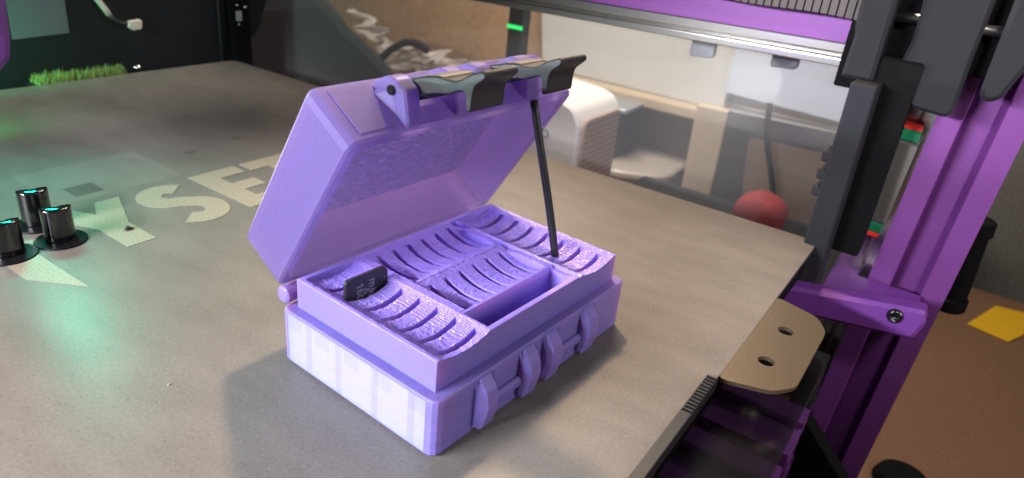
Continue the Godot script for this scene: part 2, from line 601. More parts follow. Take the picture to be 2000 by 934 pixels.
func build_bed() -> void:
	var p := thing("build_plate", "large grey-brown textured steel build plate with pale printed letters, carrying the purple case", "build plate", Vector3.ZERO)
	var mb := MB.new()
	var poly := rounded(rect(-236, 0, 0, 236), 4.0, 4)
	var lo := PackedVector3Array()
	var hi := PackedVector3Array()
	for c in poly:
		lo.push_back(Vector3(c.x, -0.8, c.y)); hi.push_back(Vector3(c.x, 0, c.y))
	var tri := Geometry2D.triangulate_polygon(poly)
	for i in range(0, tri.size(), 3):
		var v := [hi[tri[i]], hi[tri[i + 1]], hi[tri[i + 2]]]
		if (v[1] - v[0]).cross(v[2] - v[0]).y < 0.0: v = [v[0], v[2], v[1]]
		for k in v:
			mb.pts.push_back(k); mb.uvs.push_back(Vector2((k.x + 236.0) / 236.0, k.z / 236.0))
	mb.close(false, 1)
	rings(mb, [lo, hi], true, false)
	mb.close(false)
	part("sheet", mb, M.plate, p)
	# bare steel tabs at the front, each with two holes
	for shift in [0.0, -122.0]:
		var out := rounded(P2([-74.8, 236.02, -72.0, 244.6, -68.0, 247.6, -45.0, 247.6, -40.2, 245.0, -37.5, 236.02]), 1.6, 3)
		var hole := func(cx: float, cz: float) -> PackedVector2Array:
			var h := PackedVector2Array()
			for k in 17:
				var a := PI * 0.5 + TAU * k / 16.0
				h.push_back(Vector2(cx + cos(a) * 1.55 + (0.01 if k == 16 else 0.0), cz + sin(a) * 1.55))
			return h
		# split at the holes' middle line so that each hole is two half rings
		var holes := [hole.call(-63.6, 241.2), hole.call(-50.3, 241.2)]
		var merged: Array[PackedVector2Array] = [out]
		for h in holes:
			var halves := [PackedVector2Array(), PackedVector2Array()]
			for k in 9: halves[0].push_back(h[k])
			for k in range(8, 17): halves[1].push_back(h[k])
		var left := Geometry2D.intersect_polygons(out, rect(-90, 230, -63.6, 260))[0]
		var mid := Geometry2D.intersect_polygons(out, rect(-63.6, 230, -50.3, 260))[0]
		var right := Geometry2D.intersect_polygons(out, rect(-50.3, 230, -30, 260))[0]
		var tm := MB.new()
		for piece in [left, mid, right]:
			var cut: PackedVector2Array = piece
			for h in holes:
				var d := Geometry2D.clip_polygons(cut, h.slice(0, 16))
				if d.size() > 0: cut = d[0]
			prism(tm, cut, Vector3(shift, -0.8, 0), Vector3.RIGHT, Vector3.BACK, Vector3.UP, 0.79)
		part("tab", tm, M.tab, p)
	rng.seed = 91
	var bit := MB.new()
	lathe(bit, Vector3.ZERO, P2([0, 0, 0.10, 0.02, 0.07, 0.10, 0, 0.12]), 5)
	var dust := MultiMesh.new()
	dust.transform_format = MultiMesh.TRANSFORM_3D
	dust.mesh = bit.mesh()
	dust.instance_count = 150
	for k in 150:
		var sc := rng.randf_range(0.4, 1.0) * (2.2 if rng.randf() < 0.05 else 1.0)
		var bs := Basis(Vector3.UP, rng.randf() * TAU).scaled(Vector3(sc * rng.randf_range(0.6, 2.0), sc * 0.7, sc))
		dust.set_instance_transform(k, Transform3D(bs, Vector3(rng.randf_range(-190, -4), 0.005, rng.randf_range(4, 234)) * U))
	var du := MultiMeshInstance3D.new()
	du.name = "dust"
	du.multimesh = dust
	du.material_override = M.letter
	du.set_meta("kind", "stuff")
	p.add_child(du, true)
	letter(p, P2([-134.4, 102, -122.6, 102, -122.6, 107.2, -128.6, 107.2, -128.6, 111.6, -123.6, 111.6, -123.6, 116.6, -128.6, 116.6, -128.3, 136.8, -134.4, 126.7]))
	letter(p, P2([-121.0, 102.3, -115.2, 102.3, -112.4, 108.6, -109.6, 102.3, -104.1, 102.3, -109.6, 116.4, -109.6, 126.8, -115.7, 126.8, -115.7, 116.4]))
	var s := PackedVector2Array()
	for k in 15:
		var a := deg_to_rad(-35.0 - 235.0 * k / 14.0)
		s.push_back(Vector2(-96.1 + cos(a) * 4.25, 109.1 + sin(a) * 4.35))
	for k in range(1, 15):
		var a := deg_to_rad(-90.0 + 235.0 * k / 14.0)
		s.push_back(Vector2(-95.7 + cos(a) * 4.4, 119.4 + sin(a) * 4.75))
	letter(p, band(s, 5.4))
	letter(p, P2([-86.6, 101.9, -73.6, 101.9, -73.6, 107.1, -80.9, 107.1, -80.9, 111.7, -74.6, 111.7, -74.6, 116.7, -80.9, 116.7, -80.9, 121.4, -73.4, 121.4, -73.4, 126.6, -86.6, 126.6]))
	letter(p, P2([-71.8, 101.9, -55.4, 101.9, -55.4, 107.3, -60.8, 107.3, -60.8, 126.6, -66.6, 126.6, -66.6, 107.3, -71.8, 107.3]))
	var cc := PackedVector2Array()
	for k in 19:
		var a := deg_to_rad(-45.0 - 270.0 * k / 18.0)
		cc.push_back(Vector2(-43.5 + cos(a) * 8.2, 114.4 + sin(a) * 9.6))
	letter(p, band(cc, 5.4))

	var h := thing("heated_bed", "black heated bed block under the textured build plate", "heated bed", Vector3(-118, -9, 118))
	mb = MB.new(Vector3(-118, -9, 118))
	box(mb, Vector3(-235, -9, 1), Vector3(-1, -0.9, 235), 0.4)
	part("slab", mb, M.black_deep, h)

	var g := thing("edge_guard", "thin glossy black strip clipped along the front edge of the plate", "edge strip", Vector3(-110, 0, 235.6))
	mb = MB.new(Vector3(-110, 0, 235.6))
	slab_x(mb, rounded(P2([234.5, 0.1, 236.05, 0.1, 236.05, -1.5, 236.5, -1.5, 236.5, 0.9, 234.5, 0.9]), 0.2, 2), -150.0, -76.2, 0.12)
	part("strip", mb, M.black, g)
	for k in 12:
		mb = MB.new(Vector3(-110, 0, 235.6))
		box(mb, Vector3(-77.3 - k * 1.0, 0.86, 234.7), Vector3(-76.8 - k * 1.0, 1.05, 236.3), 0.06)
		part("ridge", mb, M.black_gloss, g)


# ---------------------------------------------------------------- the case
func lip_height(x: float, d: float, nz: FastNoiseLite) -> float:
	var T := 14.7
	var y := T
	var bowl := false
	if d > 31.2: return T
	if x > 2.5 and x < 12.9 and d < 30.6:            # left column of slots
		var s := (x - 7.7) / 5.2
		y = T - 1.4 * maxf(0.0, 1.0 - s * s); bowl = true
		if x > 3.9 and x < 12.1:
			for k in 7:
				if absf(d - (3.75 + 3.75 * k)) < 0.45: return 6.5
	elif x > 36.6 and x < 47.0 and d < 30.6:         # right column of slots
		var s := (x - 41.8) / 5.2
		y = T - 1.4 * maxf(0.0, 1.0 - s * s); bowl = true
		if x > 37.6 and x < 46.4:
			for k in 7:
				if absf(d - (4.3 + 3.75 * k)) < 0.45: return 6.5
	elif x > 14.3 and x < 35.3 and d > 18.6 and d < 30.6:   # back block, slots the other way
		var s := (d - 24.6) / 6.1
		y = T - 1.7 * maxf(0.0, 1.0 - s * s); bowl = true
		if d > 19.6 and d < 29.8:
			for k in 6:
				if absf(x - (16.6 + 3.4 * k)) < 0.42: return 6.5
	elif x > 14.3 and x < 35.3 and d > 7.5 and d <= 18.1:   # front block
		var s := (d - 12.2) / 6.0
		y = T - 0.05 - 1.7 * maxf(0.0, 1.0 - s * s); bowl = true
		if d > 8.6 and d < 17.3:
			for k in 6:
				if absf(x - (16.2 + 3.45 * k)) < 0.42: return 6.5
	elif x > 13.3 and x < 35.6 and d > 2.75 and d <= 7.5:   # open pocket
		return 3.6
	elif x > 35.3 and x <= 36.6 and d < 30.6:        # crest between the blocks and the right column
		y = T - 0.35 - 0.5 * maxf(0.0, sin(d * 0.52 - 1.2)); bowl = true
	elif x > 14.3 and x < 35.3 and d <= 18.6 and d > 18.1:
		y = T - 0.35; bowl = true
	if bowl and d < 3.2: y = lerpf(T - 0.1, y, smoothstep(0.4, 3.2, d) * 0.8 + 0.2)
	if d > 7.3 and d < 8.1 and x > 13.0 and x < 36.0: return T - 0.12
	if d < 2.9 and x > 12.9 and x < 36.0: return T - 0.05
	var e := nz.get_noise_2d(x * 14.0, d * 14.0)
	if bowl:
		y = roundf((y + e * 0.06) / 0.13) * 0.13
		y += nz.get_noise_2d(x * 75.0, d * 75.0) * 0.06
	else:
		y += e * 0.05 + nz.get_noise_2d(x * 50.0 + 300.0, d * 50.0) * 0.04
	return minf(y, T + 0.12)


func outline(x0: float, z0: float, x1: float, z1: float, c: float, n := 3) -> PackedVector2Array:
	return rounded(rect(x0, z0, x1, z1), c, n)


func ring_at(p: PackedVector2Array, y: float) -> PackedVector3Array:
	var r := PackedVector3Array()
	for c in p: r.push_back(Vector3(c.x, y, c.y))
	return r


func build_case() -> void:
	var root := thing("card_case", "open translucent purple printed memory card case with black latches, standing on the plate", "storage case", CASE_AT)
	root.rotation_degrees.y = CASE_TURN
	var W := 33.4
	var H := 9.66
	var I := 1.85
	var T := 14.7
	# lower body: shell with a ledge, lip and slotted top in one piece
	var mb := MB.new()
	var oo := outline(0.0, -W, 50.0, 0.0, 1.7)
	var rr := [ring_at(inset(oo, 0.45), 0.0), ring_at(oo, 0.5), ring_at(oo, H - 0.25), ring_at(inset(oo, 0.25), H)]
	var inn := PackedVector3Array()
	for c in oo:
		inn.push_back(Vector3(clampf(c.x, I, 50.0 - I), H - 0.02, clampf(c.y, -W + I, -I)))
	rr.push_back(inn)
	rings(mb, rr, true, false)
	mb.close(false, 1 if orient_up(oo) else -1)
	part("body", mb, M.lilac, root)
	# end wall with its infill ribs showing, whitened as if strongly lit
	mb = MB.new()
	for zz in [[-1.75, -31.65, 0.6, H - 0.35, -0.012]]:
		var x: float = zz[4]
		mb.quv(Vector3(x, zz[2], zz[0]), Vector3(x, zz[3], zz[0]), Vector3(x, zz[3], zz[1]), Vector3(x, zz[2], zz[1]), Vector2(1, 0), Vector2(1, 1), Vector2(0, 1), Vector2(0, 0))
		mb.close(false, 1)
	part("end_wall", mb, M.lilac_wall, root)
	# slotted insert with its lip walls
	var nz := FastNoiseLite.new(); nz.seed = 40; nz.frequency = 0.05; nz.fractal_octaves = 2
	var nx := 372
	var nd := 240
	var st := SurfaceTool.new()
	st.begin(Mesh.PRIMITIVE_TRIANGLES)
	st.set_smooth_group(-1)
	var hs := PackedFloat32Array()
	hs.resize((nx + 1) * (nd + 1))
	for j in nd + 1:
		var d := lerpf(I, W - I, float(j) / nd)
		for i in nx + 1:
			var x := lerpf(I, 50.0 - I, float(i) / nx)
			var h := lip_height(x, d, nz)
			if (i == 0 or j == 0 or i == nx or j == nd): h = minf(h, T - 0.12)
			hs[j * (nx + 1) + i] = h
	for j in nd:
		for i in nx:
			var a := j * (nx + 1) + i
			var b := a + 1
			var c := a + nx + 1
			var e := c + 1
			for k in [a, c, b, b, c, e]:
				st.add_vertex(Vector3(lerpf(I, 50.0 - I, float(k % (nx + 1)) / nx), hs[k], -lerpf(I, W - I, float(k / (nx + 1)) / nd)) * U)
	st.generate_normals()
	var ins := MeshInstance3D.new()
	ins.name = "slotted_insert"
	ins.mesh = st.commit()
	ins.material_override = M.lilac_rough
	root.add_child(ins, true)
	mb = MB.new()
	for j in nd:
		var d0 := lerpf(I, W - I, float(j) / nd)
		var d1 := lerpf(I, W - I, float(j + 1) / nd)
		for i in [0, nx]:
			var x := lerpf(I, 50.0 - I, float(i) / nx)
			var a := Vector3(x, H - 0.3, -d0); var b := Vector3(x, H - 0.3, -d1)
			var c := Vector3(x, hs[(j + 1) * (nx + 1) + i], -d1); var e := Vector3(x, hs[j * (nx + 1) + i], -d0)
			if i == 0: mb.q(a, e, c, b)
			else: mb.q(a, b, c, e)
	for i in nx:
		var x0 := lerpf(I, 50.0 - I, float(i) / nx)
		var x1 := lerpf(I, 50.0 - I, float(i + 1) / nx)
		for j in [0, nd]:
			var z := -lerpf(I, W - I, float(j) / nd)
			var a := Vector3(x0, H - 0.3, z); var b := Vector3(x1, H - 0.3, z)
			var c := Vector3(x1, hs[j * (nx + 1) + i + 1], z); var e := Vector3(x0, hs[j * (nx + 1) + i], z)
			if j == 0: mb.q(a, b, c, e)
			else: mb.q(a, e, c, b)
	mb.close(false, 1)
	part("lip_wall", mb, M.lilac, root)
	# latch keepers on the front: four ribs, two bars
	for x in [[8.0, 12.0], [18.2, 22.4], [24.2, 28.4], [34.9, 39.3]]:
		mb = MB.new()
		slab_x(mb, rounded(P2([-0.6, 9.4, 0.1, 9.3, 1.8, 7.2, 2.1, 4.6, 1.1, 0.5, -0.6, 0.3]), 0.9, 4), x[0], x[1], 0.9)
		part("keeper_rib", mb, M.lilac, root)
	for x in [[11.6, 18.7], [27.9, 35.3]]:
		mb = MB.new()
		prism(mb, rounded(rect(x[0], 3.2, x[1], 5.0), 0.5, 3), Vector3(0, 0, -0.4), Vector3.RIGHT, Vector3.UP, Vector3.BACK, 1.3, 0.45)
		part("keeper_bar", mb, M.lilac, root)
	# hinge knuckles behind
	for x in [[0.7, 6.4], [43.6, 49.3]]:
		mb = MB.new()
		lathe(mb, Vector3(x[0], 11.2, -33.9), P2([0.0, 0.0, 1.1, 0.0, 1.45, 0.3, 1.45, x[1] - x[0] - 0.3, 1.1, x[1] - x[0], 0.0, x[1] - x[0]]), 14, Vector3.RIGHT)
		part("hinge_knuckle", mb, M.lilac, root)

	# lid, in its own axes: x along the hinge, y from rim to top, z from hinge to front
	var L := 33.3
	var D := 10.4
	var lid_o := outline(0.0, 0.0, 50.0, L, 2.0)
	var lid_i := outline(1.9, 1.9, 48.1, L - 1.9, 1.2)
	mb = MB.new()
	rings(mb, [ring_at(lid_i, D - 1.3), ring_at(lid_i, 0.35), ring_at(inset(lid_i, -0.35), 0.0), ring_at(inset(lid_o, 0.35), 0.0), ring_at(lid_o, 0.35), ring_at(lid_o, D - 1.0), ring_at(inset(lid_o, 0.9), D - 0.1), ring_at(inset(lid_o, 2.0), D)], false, true)
	mb.close(false, 1 if orient_up(lid_o) else -1)
	var lid := part("lid", mb, M.lilac_lid, root, Vector3(0, 12.66, -34.21))
	lid.rotation.x = -1.0108
	# rough ceiling of the lid, printed over supports
	st = SurfaceTool.new()
	st.begin(Mesh.PRIMITIVE_TRIANGLES)
	st.set_smooth_group(0)
	var cx := 150
	var cz := 96
	for j in cz + 1:
		for i in cx + 1:
			var x := lerpf(1.8, 48.2, float(i) / cx)
			var z := lerpf(1.8, L - 1.8, float(j) / cz)
			var e := nz.get_noise_2d(x * 9.0 + z * 4.0, z * 22.0 + 900.0) * 0.30 + nz.get_noise_2d(x * 50.0, z * 90.0) * 0.14
			st.add_vertex(Vector3(x, D - 1.35 + e, z) * U)
	for j in cz:
		for i in cx:
			var a := j * (cx + 1) + i
			var c := a + cx + 1
			for k in [a, c, a + 1, a + 1, c, c + 1]: st.add_index(k)
	st.generate_normals()
	var ce := MeshInstance3D.new()
	ce.name = "ceiling"
	ce.mesh = st.commit()
	ce.material_override = M.lilac_top
	lid.add_child(ce, true)
	# latch ears on the lid front, with their pins
	for x in [[9.7, 12.5, 1], [19.6, 22.6, 0], [25.6, 28.9, 0], [36.3, 40.0, -1]]:
		mb = MB.new()
		slab_x(mb, rounded(P2([L - 0.6, 8.7, L + 1.0, 8.5, L + 3.2, 7.1, L + 3.9, 5.8, L + 3.9, 3.4, L + 0.4, 0.3, L - 0.6, 0.3]), 0.5, 3), x[0], x[1], 0.3)
		if x[2] != 0:   # the sloped web beside the outer ears
			var s: float = x[2]
			var xo: float = x[0] if s > 0 else x[1]
			var A := Vector3(xo - s * 0.9, 7.0, L - 0.1); var B := Vector3(xo + s * 0.5, 8.1, L + 1.2)
			var C := Vector3(xo + s * 0.5, 4.6, L + 3.3); var E := Vector3(xo + s * 0.5, 0.6, L + 0.3)
			var F := Vector3(xo + s * 0.5, 8.1, L - 0.3); var G := Vector3(xo + s * 0.5, 0.6, L - 0.3)
			for f in [[A, C, B], [A, E, C], [A, B, F], [A, G, E], [A, F, G]]: mb.t(f[0], f[1], f[2])
			for f in [[F, B, C], [F, C, E], [F, E, G]]: mb.t(f[0], f[1], f[2])
			mb.close()
		part("latch_ear", mb, M.lilac_lid, lid)
	mb = MB.new()
	box(mb, Vector3(2.3, 1.0, L - 0.2), Vector3(8.3, 9.0, L + 0.22), 0.15)
	part("front_panel", mb, M.lilac_lid, lid)
	mb = MB.new()
	box(mb, Vector3(41.7, 1.0, L - 0.2), Vector3(47.7, 9.0, L + 0.22), 0.15)
	part("front_panel", mb, M.lilac_lid, lid)
	for x in [9.3, 25.0]:
		mb = MB.new()
		lathe(mb, Vector3(x, 5.3, L + 2.3), P2([0.0, 0.0, 0.62, 0.0, 0.7, 0.1, 0.7, 15.2, 0.0, 15.2]), 12, Vector3.RIGHT)
		part("hinge_pin", mb, M.black_gloss, lid)

	# latches hanging forward from their pins
	var prof := P2([-20.3, 46.0, -19.2, 46.95, -16.7, 47.75, -14.6, 48.2, -13.2, 48.15, -11.6, 48.2, -10.2, 48.75, -9.2, 49.5, -6.9, 50.5, -6.35, 50.2, -6.3, 49.7, -8.0, 48.2, -8.25, 47.2, -8.3, 44.9, -9.3, 44.7, -9.55, 46.9, -10.1, 47.25, -11.0, 46.9, -12.3, 46.25, -14.2, 45.9, -16.2, 45.4, -17.6, 44.2, -19.2, 43.9, -20.5, 44.6])
	for x in [12.75, 29.4]:
		mb = MB.new()
		slab_x(mb, rounded(prof, 0.35, 2), x, x + 6.7, 0.22)
		var la := part("latch", mb, M.latch, root)
		mb = MB.new()   # rough face that lay on the print bed, its grey sheen painted on
		slab_x(mb, P2([-19.6, 46.72, -16.7, 47.78, -14.6, 48.22, -13.6, 48.2, -13.6, 48.26, -14.6, 48.3, -16.7, 47.88, -19.6, 46.8]), x + 0.3, x + 6.4)
		part("rough_face", mb, M.chain, la)

	# the card standing in the left column and the stick that props the lid
	var to_case := root.transform
	var card := thing("memory_card", "small black memory card standing upright in a slot of the purple case", "memory card", Vector3.ZERO)
	card.transform = to_case * Transform3D(Basis.IDENTITY, Vector3(3.95, 5.7, -22.95) * U)
	mb = MB.new()
	prism(mb, rounded(P2([0, 0, 8.3, 0, 8.3, 7.2, 8.0, 7.6, 8.35, 8.1, 8.35, 10.4, 7.7, 11.3, 0.4, 11.3, 0, 10.9]), 0.2, 2), Vector3(0, 0, -0.38), Vector3.RIGHT, Vector3.UP, Vector3.BACK, 0.76, 0.1)
	part("card_body", mb, M.card, card)
	for ln in [["micro", 5.15, 0.95, 10.3], ["HC", 5.05, 1.35, 8.4], ["A1", 4.0, 1.15, 9.0], ["16GB", 2.7, 1.35, 10.2]]:
		var tm := TextMesh.new()
		var f := SystemFont.new()
		f.font_names = PackedStringArray(["Droid Sans"])
		f.font_weight = 700
		tm.font = f
		tm.text = ln[0]
		tm.font_size = 24
		tm.pixel_size = ln[2] * U / 18.0
		tm.depth = 0.03 * U
		tm.horizontal_alignment = HORIZONTAL_ALIGNMENT_LEFT
		var tx := MeshInstance3D.new()
		tx.name = "printed_text"
		tx.mesh = tm
		tx.material_override = M.card_print
		card.add_child(tx, true)
		tx.position = Vector3(ln[1], ln[3], 0.40) * U
		tx.rotation_degrees.z = -90.0

	var stick := thing("prop_stick", "thin black filament stick propping up the lid of the purple case", "stick", Vector3.ZERO)
	stick.transform = to_case * Transform3D(Basis.IDENTITY, Vector3(41.4, 12.5, -10.2) * U)
	mb = MB.new(Vector3(41.4, 12.5, -10.2))
	var path := PackedVector3Array()
	for k in 13:
		var f := k / 12.0
		path.push_back(Vector3(lerpf(41.4, 38.1, f), lerpf(12.5, 40.9, f), lerpf(-10.2, -16.4, f)) + Vector3(0.14, 0.0, 0.05) * sin(f * PI * 1.6))
	tube(mb, path, 0.70, 10)
	part("filament", mb, M.black, stick)


func orient_up(p: PackedVector2Array) -> bool:
	# whether rings of this outline, stacked upwards, face outwards: (x, z) turning sense as seen from above
	return area2(p) < 0.0


# ---------------------------------------------------------------- small prints on the bed
func build_small() -> void:
	var spots := [[Vector3(-122.5, 0, 105.6), 7.9, -0.25, "black glossy printed stud farthest from the viewer, behind the other two"],
		[Vector3(-122.9, 0, 115.5), 7.3, -0.35, "black glossy printed stud standing closest to the letter Y"],
		[Vector3(-132.2, 0, 115.4), 7.2, -0.3, "black glossy printed stud at the left margin of the photo"]]
	for s in spots:
		var at: Vector3 = s[0]
		var o := thing("printed_stud", s[3], "plastic stud", at, "black printed studs on the plate")
		o.rotation.y = s[2]
		var mb := MB.new()
		lathe(mb, Vector3.ZERO, P2([0.0, 0.02, 4.6, 0.02, 4.75, 0.15, 4.6, 0.34, 0.0, 0.36]), 36)
		part("brim", mb, M.brim, o)
		mb = MB.new()
		var p := PackedVector2Array()
		for k in 13:
			var a := PI * k / 12.0
			p.push_back(Vector2(cos(a) * 2.75, sin(a) * 2.3 - 0.4))
		p.push_back(Vector2(-2.75, -1.1)); p.push_back(Vector2(-0.7, -1.1)); p.push_back(Vector2(-0.5, -0.6)); p.push_back(Vector2(0.5, -0.6)); p.push_back(Vector2(0.7, -1.1)); p.push_back(Vector2(2.75, -1.1))
		# printed in layers: each ring a touch uneven
		rng.seed = int(at.x * 10)
		var rr := []
		var n := 26
		for k in n + 1:
			var y := 0.3 + (float(s[1]) - 0.3) * k / n
			var g := rng.randf_range(-0.014, 0.014)
			var lean := 0.0
			rr.push_back(ring_at(inset(p, 0.45 if k == n else g), y))
		rings(mb, rr)
		mb.close(true)
		part("column", mb, M.black_gloss, o)

	var db := thing("plastic_crumb", "tiny dark crumb of plastic lying on the printed letter Y", "crumb", Vector3(-111.7, 0.1, 119.7))
	var mb2 := MB.new()
	lathe(mb2, Vector3.ZERO, P2([0, 0, 0.5, 0.1, 0.7, 0.4, 0.35, 0.8, 0, 0.9]), 7)
	lathe(mb2, Vector3(0.7, 0, 0.3), P2([0, 0, 0.4, 0.1, 0.3, 0.5, 0, 0.6]), 6)
	part("lump", mb2, M.black, db)

	# nozzle brush on the back edge
	var br := thing("nozzle_brush", "bristly nozzle cleaning brush lit green at the back edge of the plate", "brush", Vector3(-59, -2, -3))
	var mb := MB.new(Vector3(-59, -2, -3))
	box(mb, Vector3(-75, -4.0, -8.0), Vector3(-43, -0.6, -1.2), 0.3)
	part("holder", mb, M.teal_black, br)
	rng.seed = 77
	mb = MB.new(Vector3(-59, -2, -3))
	for k in 900:
		var f := rng.randf()
		var b := Vector3(lerpf(-74.4, -43.8, f), -0.8, lerpf(-1.6, -7.4, rng.randf()))
		var h := rng.randf_range(2.2, 3.6) * (1.0 if rng.randf() > 0.1 else 1.25)
		var tip := b + Vector3(rng.randfn(0, 0.55), h, rng.randfn(0.1, 0.5))
		var w := Vector3(0.13, 0, 0.05).rotated(Vector3.UP, rng.randf() * TAU)
		mb.t(b - w, b + w, tip)
		mb.t(b + w, b - w, tip + Vector3(0.02, 0, 0.02))
	mb.close(false, 1)
	var bs := part("bristles", mb, M.bristle, br)
	bs.set_meta("kind", "stuff")
	var sc := thing("edge_screw", "small shiny screw head beside the brush on the back edge", "screw", Vector3(-38.6, -0.8, -4.6))
	mb = MB.new()
	lathe(mb, Vector3.ZERO, P2([0, 0, 0.7, 0, 0.7, 1.0, 1.6, 1.2, 1.6, 1.9, 1.0, 2.4, 0, 2.5]), 16, Vector3.UP, true)
	part("screw_head", mb, M.steel, sc)


# ---------------------------------------------------------------- printer frame on the right
func build_frame() -> void:
	var b := Vector3(28, -200, 257)
	var o := thing("frame_post", "purple slotted aluminium upright at the front right of the printer", "frame profile", b)
	var mb := MB.new(Vector3.ZERO)
	extrusion(mb, Vector3.ZERO, Vector3.RIGHT, Vector3.BACK, Vector3.UP, 280.0, 18.5)
	part("profile", mb, M.purple, o)
	o.rotation_degrees.x = 2.6
	o.position = Vector3(27.3, -200, 249.4) * U
	# linear rail on the post's inner face, with its carriage, leaning with it
	var rl := thing("linear_rail", "vertical steel linear rail on the inner face of the purple upright", "linear rail", Vector3(28.5, -200, 250.6))
	rl.rotation_degrees.x = 2.6
	mb = MB.new()
	prism(mb, P2([-4.5, 0, -4.5, -2.2, -3.6, -3.0, -4.5, -3.8, -4.5, -6.2, 4.5, -6.2, 4.5, -3.8, 3.6, -3.0, 4.5, -2.2, 4.5, 0]), Vector3(-2, 0, -10.52), Vector3.RIGHT, Vector3.BACK, Vector3.UP, 250.0, 0.2)
	part("rail", mb, M.steel, rl)
	var ca := thing("rail_carriage", "steel rail carriage with green ends and red seals on the vertical rail", "rail carriage", Vector3(28.5, -200, 250.6))
	ca.rotation_degrees.x = 2.6
	var y0 := 199.4
	mb = MB.new()
	box(mb, Vector3(-12.5, y0 + 3.8, -20.6), Vector3(8.5, y0 + 26.0, -11.6), 0.5)
	part("block", mb, M.carriage, ca)
	for e in [[0.9, 3.75], [26.05, 29.0]]:
		mb = MB.new()
		box(mb, Vector3(-12.2, y0 + e[0], -20.3), Vector3(8.2, y0 + e[1], -11.9), 0.4)
		part("end_cap", mb, M.green_cap, ca)
	for e in [[-0.3, 0.85], [29.05, 30.1]]:
		mb = MB.new()
		box(mb, Vector3(-12.0, y0 + e[0], -20.1), Vector3(8.0, y0 + e[1], -12.1), 0.2)
		part("seal", mb, M.red_seal, ca)
	# a dark hose clamp bracket behind the carriage
	# top bar along the side, its rail and the drag chain
	o = thing("top_bar", "horizontal purple slotted aluminium bar along the top of the side", "frame profile", Vector3(30, 44.4, 100))
	mb = MB.new(Vector3(30, 44.4, 100))
	extrusion(mb, Vector3(30, 54.4, -40), Vector3.RIGHT, Vector3.UP, Vector3.BACK, 280.0, 20.0)
	part("profile", mb, M.purple, o)
	o.rotation_degrees.x = -0.6
	var r2 := thing("linear_rail", "bright horizontal steel rail under the purple top bar", "linear rail", Vector3(30, 38, 100))
	mb = MB.new(Vector3(30, 38, 100))
	prism(mb, rounded(P2([-6.5, 0.2, -6.5, 2.2, -5.6, 2.9, -6.5, 3.6, -6.5, 6.1, 6.5, 6.1, 6.5, 3.6, 5.6, 2.9, 6.5, 2.2, 6.5, 0.2]), 0.3, 2), Vector3(28, 38, -35), Vector3.RIGHT, Vector3.UP, Vector3.BACK, 272.0, 0.2)
	part("rail", mb, M.steel, r2)
	r2.rotation_degrees.x = -0.6
	var ch := thing("drag_chain", "ribbed dark cable chain lying along the purple top bar", "cable chain", Vector3(15, 52.6, 180))
	var lk := MB.new()
	box(lk, Vector3(-4.5, 0.0, -0.78), Vector3(4.5, 9.5, 0.78), 0.25)
	var lm := lk.mesh()
	for k in 40:
		var l := MeshInstance3D.new()
		l.name = "link"
		l.mesh = lm
		l.material_override = M.chain
		ch.add_child(l, true)
		l.position = Vector3(0, 0.02 * (k - 20) + 0.25 * sin(k * 0.35), 48.0 - k * 1.95) * U
	mb = MB.new()
	box(mb, Vector3(-4.2, 0.6, -30.0), Vector3(4.2, 8.9, 48.0), 0.2)
	part("web", mb, M.black_deep, ch)

	# black corner assembly
	o = thing("corner_bracket", "black printed corner bracket holding the purple bars at the top right", "bracket", Vector3(14, 36, 244))
	var cb := Vector3(14, 36, 244)
	mb = MB.new(cb)
	slab_x(mb, rounded(P2([240.6, 62.0, 241.2, 50.2, 239.8, 42.0, 243.4, 37.8, 245.2, 35.9, 252.8, 35.2, 254.0, 36.8, 253.8, 48.0, 254.0, 62.0]), 1.3, 3), 6.0, 20.0, 0.8)
	part("middle_block", mb, M.black_matte, o)
	mb = MB.new(cb)
	slab_x(mb, rounded(P2([228.6, 62.0, 229.0, 52.0, 229.6, 49.8, 229.2, 40.2, 236.2, 40.2, 236.0, 52.0, 236.0, 62.0]), 0.8, 3), 3.0, 19.0, 0.8)
	part("left_block", mb, M.black_matte, o)
	mb = MB.new(cb)
	slab_x(mb, rounded(P2([257.2, 66.0, 257.3, 41.4, 259.2, 40.3, 261.5, 41.4, 264.0, 49.0, 265.5, 58.0, 266.0, 66.0]), 1.6, 4), 5.0, 18.5, 1.0)
	part("right_block", mb, M.black_matte, o)
	mb = MB.new(cb)
	box(mb, Vector3(14.0, 36.0, 226.5), Vector3(17.5, 62.0, 253.6), 0.4)
	box(mb, Vector3(14.0, 44.0, 253.7), Vector3(17.5, 66.0, 258.5), 0.3)
	part("back_plate", mb, M.black_deep, o)
	mb = MB.new(cb)
	tube(mb, PackedVector3Array([Vector3(11, 54.6, 236.0), Vector3(11, 54.6, 262.0)]), 1.3, 12)
	part("shaft", mb, M.steel, o)
	o = thing("guard_bar", "dark grey upright bar between the plate corner and the rail carriage", "bar", Vector3(0, -15, 236.5))
	mb = MB.new(Vector3(0, -15, 236.5))
	prism(mb, rounded(rect(-3.5, -3.1, 5.0, 2.6), 0.5, 2), Vector3(0, -17, 236.5), Vector3.RIGHT, Vector3.BACK, Vector3(0, 1, -0.012).normalized(), 57.5, 0.3)
	part("shaft", mb, M.slate, o)
	mb = MB.new(Vector3(0, -15, 236.5))
	box(mb, Vector3(5.2, -3.0, 236.0), Vector3(12.0, 46.0, 245.2), 0.5)
	part("back_web", mb, M.black_deep, o)
	for k in 3:
		mb = MB.new(Vector3(0, -15, 236.5))
		box(mb, Vector3(-2.0, 12.0 + k * 4.4, 231.2), Vector3(4.5, 14.8 + k * 4.4, 233.5), 0.4)
		part("rung", mb, M.black, o)

	# purple printed bracket that clamps the bed to the post
	o = thing("bed_bracket", "purple printed bracket with a black screw clamped round the upright beside the plate", "bracket", Vector3(0, -14, 248))
	cb = Vector3(0, -14, 248)
